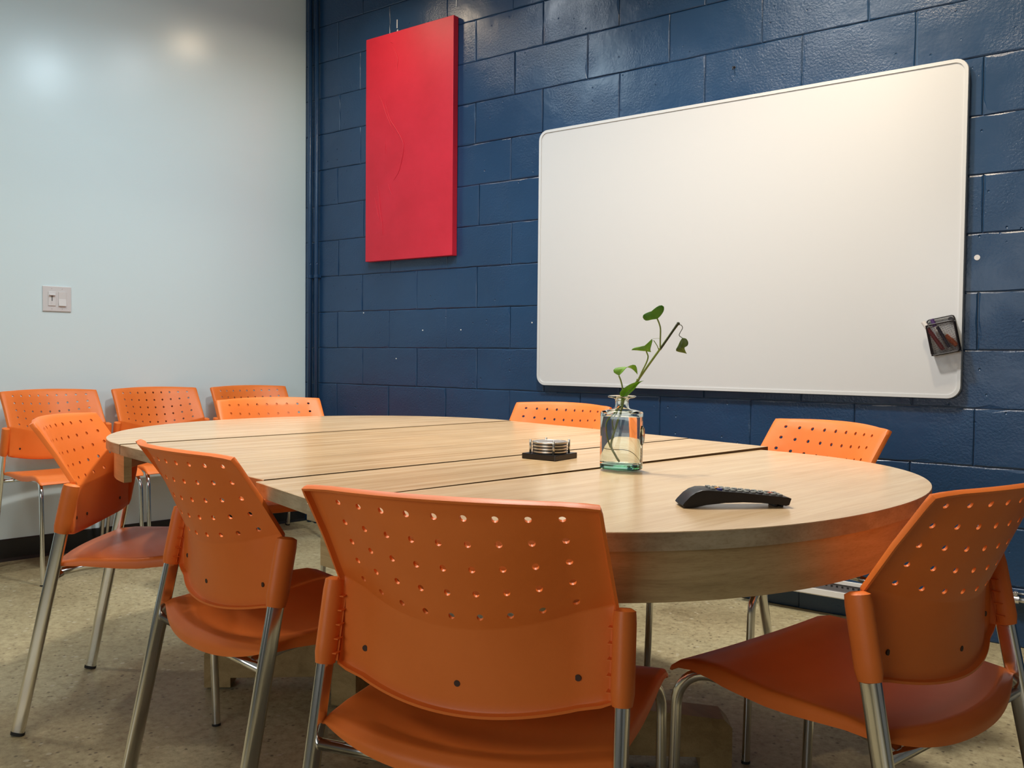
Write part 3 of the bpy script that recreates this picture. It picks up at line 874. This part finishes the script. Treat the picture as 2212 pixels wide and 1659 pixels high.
for L, r, m in (([(1327, 968), (1320, 948), (1317, 930), (1318, 915), (1325, 904), (1334, 893), (1345, 880), (1347, 868), (1350, 848), (1347, 828), (1341.5, 813)], .0017, 'stem'),
                ([(1334, 948), (1333, 930), (1330, 912), (1337, 895), (1347, 880), (1351, 866), (1357, 853)], .0013, 'stem'),
                ([(1383, 823), (1390, 806), (1400, 785), (1404, 772), (1402, 764), (1399, 757)], .0016, 'stem'),
                ([(1430, 753), (1429.5, 735), (1429.5, 712), (1427, 700), (1422.5, 689)], .0017, 'stem'),
                ([(1469, 702), (1474, 703), (1477, 709), (1473, 718), (1471, 725), (1477, 730)], .0008, 'stem_dark'),
                ([(1427, 757), (1423, 748), (1415.5, 736)], .0009, 'stem'),
                ([(1429, 732), (1421, 732), (1414, 733)], .0003, 'stem')):
    bm = bmesh.new(); n = len(L)
    tube(bm, local(catmull([PP(x, y, (.003*math.sin(i)) if i not in (0, n-1) else 0) for i, (x, y) in enumerate(L)], 6)), r, seg=8)
    obj('petiole' if r > .0005 else 'thread', bm, M[m], pl, True)
def leafmesh(rib, left, right, mat, rd, ld=.008, label=None):
    """rib: midrib px points; left/right outline px points from base to tip; rd/ld depth offsets of the outlines"""
    n = 12
    def resample(P, dep, flat=True):
        V_ = catmull([(x, y, d) for x, y, d in P], 10)
        L = [0]
        for a, b in zip(V_, V_[1:]): L.append(L[-1]+(b-a).length)
        out = []
        for k in range(n+1):
            s = L[-1]*k/n; i = 0
            while i < len(L)-2 and L[i+1] < s: i += 1
            t = (s-L[i])/max(1e-9, L[i+1]-L[i]); out.append(V_[i].lerp(V_[i+1], t))
        return out
    rb = resample([(x, y, 0) for x, y in rib], 0)
    def side(P, dep):
        m = len(P); return resample([(x, y, dep*1000*math.sin(PI*i/(m-1))) for i, (x, y) in enumerate(P)], dep)
    lf, rt = side(left, ld), side(right, rd)
    bm = bmesh.new(); cols = []
    m = 5
    for sd in (lf, rt):
        g = []
        for k in range(n+1):
            row = []
            for q in range(m+1):
                t = q/m
                p = rb[k].lerp(sd[k], t); z = p.z+1.2*math.sin(PI*t)*math.sin(PI*k/n)
                row.append(bm.verts.new(local([PP(p.x, p.y, z/1000)])[0]))
            g.append(row)
        for a, b in zip(g, g[1:]):
            for q in range(m): bm.faces.new((a[q], a[q+1], b[q+1], b[q]))
    bmesh.ops.remove_doubles(bm, verts=bm.verts, dist=.00012)
    for f in [f for f in bm.faces if f.calc_area() < 1e-10]: bm.faces.remove(f)
    bmesh.ops.recalc_face_normals(bm, faces=bm.faces); bm.normal_update()
    fs = list(bm.faces); dup = {v: bm.verts.new(v.co-v.normal*.0005) for v in list(bm.verts)}
    for f in fs: bm.faces.new([dup[v] for v in reversed(f.verts)])
    for e in [e for e in bm.edges if len(e.link_faces) == 1 and e.verts[0] in dup and e.verts[1] in dup]:
        a, b = e.verts; bm.faces.new((a, b, dup[b], dup[a]))
    obj('leaf', bm, M[mat], pl, True, label)
leafmesh([(1422.5, 690), (1416, 681), (1410, 673.5)], [(1422.5, 690), (1412, 691), (1400, 693.5), (1393.5, 688), (1394, 681), (1402, 676.5), (1410, 673.5)],
         [(1422.5, 690), (1430, 682), (1435, 672), (1434, 663), (1427, 661), (1419, 665.5), (1410, 673.5)], 'leaf_dark', .012, -.010, 'topmost rounded dark green leaf')
leafmesh([(1400, 759), (1398, 753), (1396, 748)], [(1400, 760), (1389, 759), (1378, 758), (1368.5, 757.5), (1375, 752.5), (1386, 750), (1396, 748)],
         [(1400, 760), (1409.5, 761.5), (1406.5, 757), (1408.5, 748), (1411.5, 733), (1404, 740), (1396, 748)], 'leaf_mid', .012, -.010, 'pointed folded leaf in the middle of the vine')
leafmesh([(1341.5, 813), (1349, 801), (1358, 795), (1370, 797), (1382, 810)], [(1341.5, 813), (1333, 808), (1330, 803), (1334, 797.5), (1345, 795), (1356, 794), (1370, 797.5), (1382, 810)],
         [(1341.5, 813), (1348, 806), (1356, 796), (1366, 790), (1376, 790), (1380, 799), (1382, 810)], 'leaf_mid', .010, -.012, 'drooping yellow-green leaf at the left of the vine')
leafmesh([(1351, 868), (1357, 852), (1372, 838), (1386, 828), (1396, 823.5)], [(1351, 868), (1346, 859), (1342.5, 850), (1350, 841), (1365, 831), (1381, 826), (1396, 823.5)],
         [(1351, 868), (1357, 860), (1367, 850), (1374, 843), (1381, 834), (1388, 827), (1396, 823.5)], 'leaf_bright', .006, .010, 'large bright green leaf emerging from the bottle lip')
leafmesh([(1477.5, 730), (1477, 742), (1474, 752), (1487.5, 764.5)], [(1477.5, 730), (1473, 738), (1469, 748), (1464.5, 757), (1470, 760.5), (1480, 762.5), (1487.5, 764.5)],
         [(1477.5, 730), (1485, 732), (1489, 740), (1487, 747.5), (1481, 750.5), (1483, 757), (1487.5, 764.5)], 'leaf_dry', .008, -.006, 'small curled drying leaf hanging from the stem tip')

# ------------------------------------------------------------------ coasters
cs = Vector((3.0195, -1.7080, TZ))
hd = thing('coaster_holder', 'square black coaster stand with short silver posts on the table', 'coaster holder', tuple(cs), 0)
bm = bmesh.new(); box(bm, (0, 0, .0066), (.0945, .0945, .0132), bev=.0014); obj('base', bm, M['black_gloss'], hd)
for i in range(4):
    a = R(45+90*i)
    bm = bmesh.new(); cyl(bm, (.0465*math.cos(a), .0465*math.sin(a), .0125), (.0465*math.cos(a), .0465*math.sin(a), .0425), .0027, seg=14)
    bmesh.ops.create_uvsphere(bm, u_segments=12, v_segments=8, radius=.0027, matrix=Matrix.Translation((.0465*math.cos(a), .0465*math.sin(a), .0425)))
    obj('post', bm, M['silver'], hd, True)
def coaster():
    bm = bmesh.new(); lathe(bm, [(.0002, .0008), (.0400, .0008), (.0412, .0005), (.0418, .0012), (.0418, .0043), (.0410, .0050), (.0350, .0050), (.0340, .0042)], 48)
    t = thing('coaster', 'c', 'coaster')
    o = obj('rim', bm, M['silver'], t); auto_smooth(o, 40)
    bm = bmesh.new(); lathe(bm, [(.0002, .0044), (.0342, .0044), (.0342, .0020), (.0002, .002)], 40); obj('inlay', bm, M['cork'], t)
    bm = bmesh.new(); lathe(bm, [(.0300, .0008), (.0404, .0008), (.0404, -.0012), (.0300, -.0012)], 40); obj('pad', bm, M['rubber'], t)
    return t
cp = coaster()
cl = ['round silver coaster at the bottom of the stack in the black stand', 'round silver coaster second from the bottom of the stack', 'round silver coaster second from the top of the stack', 'round silver coaster on top of the stack, its grey inlay showing']
for k in range(4):
    o = cp if k == 0 else copy_tree(cp)
    o.location = cs+Vector((0, 0, .0146+.0071*k)); tag(o, cl[k], 'coaster', 'stacked round silver coasters')

# ------------------------------------------------------------------ remote control
rm = thing('remote_control', 'black arched remote control lying near the right side of the table', 'remote control', (3.5715, -2.1435, TZ), R(41))
# local x along the remote, y away from the camera
TOPP = [(.0000, .0045), (.0030, .0090), (.0130, .0200), (.0220, .0262), (.0320, .0295), (.0420, .0298), (.10, .0252), (.175, .0170), (.1800, .0155)]
BOTP = [(.1800, .0150), (.1765, .0040), (.1715, .0028), (.1590, .0050), (.13, .0078), (.10, .0090), (.07, .0080), (.04, .0048), (.022, .0010), (.012, .0000), (.004, .0006), (.0000, .0045)]
P = TOPP[:-1]+BOTP[:-1]
bm = bmesh.new()
Wd = .047
secs = []
for y, ins in ((0, .0016), (.0022, .0), (Wd-.0022, .0), (Wd, .0016)):
    cx = .09; cz = .014
    secs.append([bm.verts.new((x+(cx-x)*ins*8*.2, y, z-(z-cz)*ins*40)) for x, z in P])
n = len(P)
for a, b in zip(secs, secs[1:]):
    for i in range(n): bm.faces.new((a[i], a[(i+1) % n], b[(i+1) % n], b[i]))
bm.faces.new(secs[0]); bm.faces.new(secs[-1][::-1])
body = obj('body', bm, M['remote'], rm); auto_smooth(body, 32)
for x in (.1575, .1680):
    bm = bmesh.new(); box(bm, (x, Wd/2, .0022), (.0040, .030, .0044), bev=.0008); obj('foot', bm, M['rubber'], rm)
def topz(x): return .0298+(x-.042)*(.0170-.0298)/(.175-.042)
slope = math.atan2(.0170-.0298, .175-.042)
kr = random.Random(5)
for i in range(11):
    x = .052+i*.0112
    for j in range(3):
        if i in (2, 6) and j == 1: pass
        y = .010+j*.0135
        kind = 'key'
        if (i, j) == (1, 1): kind = 'key_orange'
        if (i, j) == (1, 0): kind = 'key_blue'
        if (i, j) == (9, 1): kind = 'key_red'
        if (i in (4, 6) and j == 1) or (i == 7 and j == 0): kind = 'key_dark'
        L = .0068 if not (i == 2 and j == 1) else .0100
        bm = bmesh.new(); box(bm, (x, y, topz(x)+.0012), (L, .0092, .0034), rot=None, bev=.0006)
        obj('button', bm, M[kind], rm)

# ------------------------------------------------------------------ marker pocket on the whiteboard
mt = thing('marker_holder', 'black wire-mesh pocket hanging tilted at the right edge of the whiteboard', 'pen holder', (3.5600, -.0312, 1.064), 0)
mt.rotation_euler = (0, R(-12), 0)
def grid_panel(bm, o, u, v, nu, nv, r):
    o, u, v = Vector(o), Vector(u), Vector(v)
    for i in range(nu+1): cyl(bm, o+u*i/nu, o+u*i/nu+v, r, seg=4, cap=False)
    for i in range(nv+1): cyl(bm, o+v*i/nv, o+v*i/nv+u, r, seg=4, cap=False)
hw_, hb, ht_, dp = .045, -.060, .048, -.034
bm = bmesh.new()
grid_panel(bm, (-hw_, dp, hb), (hw_*2, 0, 0), (0, 0, ht_-hb), 26, 32, .0006)
grid_panel(bm, (-hw_, 0, hb), (0, dp, 0), (0, 0, ht_-hb), 9, 32, .0006)
grid_panel(bm, (hw_, 0, hb), (0, dp, 0), (0, 0, ht_-hb), 9, 32, .0006)
grid_panel(bm, (-hw_, 0, hb), (hw_*2, 0, 0), (0, dp, 0), 26, 9, .0006)
obj('mesh_basket', bm, M['wire'], mt)
bm = bmesh.new()
fr = rrect(-hw_, hw_, hb, ht_, .008, 4); m = len(fr)
tube(bm, [(x, dp, z) for x, z in fr]+[(fr[0][0], dp, fr[0][1])], .0022, seg=8, side=Vector((0, 1, 0)))
fr = rrect(-hw_, hw_, hb, ht_+.020, .010, 4)
tube(bm, [(x, -.002, z) for x, z in fr]+[(fr[0][0], -.002, fr[0][1])], .0020, seg=8, side=Vector((0, 1, 0)))
for x in (-hw_, hw_):
    for z in (hb, ht_-.002): cyl(bm, (x, 0, z), (x, dp, z), .0019, seg=8)
obj('wire_frame', bm, M['wire'], mt)
bm = bmesh.new(); grid_panel(bm, (-hw_, -.002, ht_), (hw_*2, 0, 0), (0, 0, .018), 26, 5, .0004); obj('back_mesh', bm, M['wire'], mt)
bm = bmesh.new(); cyl(bm, (hw_-.012, -.006, ht_+.008), (hw_-.012, 0, ht_+.008), .0078, seg=20); obj('magnet', bm, M['wire'], mt)
def marker(p0, p1, mb, mc, r, label, split=.32, me='m_white', y=-.018):
    """p0 cap end, p1 tail end in pocket-plane x,z"""
    a = Vector((p0[0], y, p0[1])); b = Vector((p1[0], y, p1[1])); d = (b-a); L = d.length; d.normalize()
    t = thing('marker', label, 'marker', tuple(mt.location), 0, 'dry-erase markers in the mesh pocket'); t.rotation_euler = mt.rotation_euler
    bm = bmesh.new(); cyl(bm, a, a+d*L*split, r*.93, r*1.04, seg=20); obj('cap', bm, M[mc], t)
    bm = bmesh.new(); cyl(bm, a+d*L*split, b-d*.008, r*.94, seg=20); obj('barrel', bm, M[mb], t)
    bm = bmesh.new(); cyl(bm, b-d*.008, b, r*.90, r*.8, seg=20); obj('end_plug', bm, M[me], t)
marker((-.053, .064), (-.007, -.046), 'm_red', 'm_white', .0078, 'white-capped dry-erase marker poking out at the pocket\'s upper left', .24, 'm_red', -.0250)
marker((-.026, .068), (-.004, -.048), 'm_white', 'm_purple', .0068, 'purple-capped marker leaning inside the wire-mesh pocket', .24, 'm_white', -.0090)
marker((.036, -.040), (.003, .008), 'm_orange', 'm_orange', .0085, 'orange marker with pale tip low in the wire-mesh pocket', .5, 'm_white', -.0100)
marker((-.010, .036), (.016, -.050), 'm_dark', 'm_dark', .0058, 'dark navy marker in the middle of the wire-mesh pocket', .4, 'm_white', -.0272)

# ------------------------------------------------------------------ camera
cam = bpy.data.cameras.new('camera'); co = bpy.data.objects.new('camera', cam); COL.objects.link(co)
yaw, pitch, roll = .6364, -.0325, -.0095
cz, sz, cx_, sx = math.cos(yaw), math.sin(yaw), math.cos(pitch), math.sin(pitch)
f = Vector((-sz*cx_, cz*cx_, sx)); r0 = Vector((cz, sz, 0)); d0 = f.cross(r0)
r_ = r0*math.cos(roll)+d0*math.sin(roll); d_ = -r0*math.sin(roll)+d0*math.cos(roll)
mw = Matrix((( r_.x, -d_.x, -f.x, 4.1881), (r_.y, -d_.y, -f.y, -3.4425), (r_.z, -d_.z, -f.z, .9833), (0, 0, 0, 1)))
co.matrix_world = mw
cam.sensor_width = 36; cam.lens = 1906.5/2212*36; cam.clip_start = .02
S.camera = co

# ------------------------------------------------------------------ lights
def area(name, loc, power, col, size, target=None, spread=180, shape='DISK'):
    l = bpy.data.lights.new(name, 'AREA'); l.energy = power; l.color = col; l.shape = shape; l.size = size
    l.spread = R(spread)
    o = bpy.data.objects.new(name, l); COL.objects.link(o); o.location = loc
    d = (Vector(target)-Vector(loc)) if target else Vector((0, 0, -1))
    o.rotation_euler = d.to_track_quat('-Z', 'Y').to_euler(); return o
WARM = (1, .80, .56); NEU = (1, .945, .87); COOL = (.72, .90, 1)
area('lamp_warm_board', (3.45, -.80, 3.10), 6, WARM, .14, (3.35, -.05, 1.9), 110)
area('lamp_warm_corner', (.90, -.48, 2.90), 3.0, WARM, .15, None, 170)
area('lamp_warm_second', (1.50, -.72, 2.90), 3.6, (.90, .96, 1), .15, None, 170)
area('lamp_cool_left', (1.31, -1.24, 2.74), 9, COOL, .24, None, 170)
area('lamp_table', (2.75, -1.35, 3.15), 30, NEU, .25, None, 130)
area('lamp_panel_warm', (2.62, -2.45, 3.05), 9.5, (1, .86, .68), .8, None, 160)
area('fill_left_wall', (1.45, -2.50, 3.20), 1.5, COOL, .5, (-.05, -1.0, 1.95), 75)  # added fill aimed at the pale wall, not a known fixture
wl = area('rear_fill', (3.3, -6.14, 1.65), 23, (.93, .97, 1), 2.2, (3.3, 0, 1.55), 180, 'RECTANGLE'); wl.data.size_y = 1.3  # added fill from behind the camera, placed at the invented window
area('fill_left_floor', (.75, -2.45, 3.05), 5, NEU, .2, None, 120)  # added fill that brightens the floor at left
w = bpy.data.worlds.new('room'); S.world = w; w.use_nodes = True
w.node_tree.nodes['Background'].inputs[0].default_value = (.3, .35, .4, 1); w.node_tree.nodes['Background'].inputs[1].default_value = .2
S.view_settings.view_transform = 'Standard'; S.view_settings.look = 'None'; S.view_settings.gamma = 1
S.view_settings.use_curve_mapping = False; S.view_settings.exposure = .6
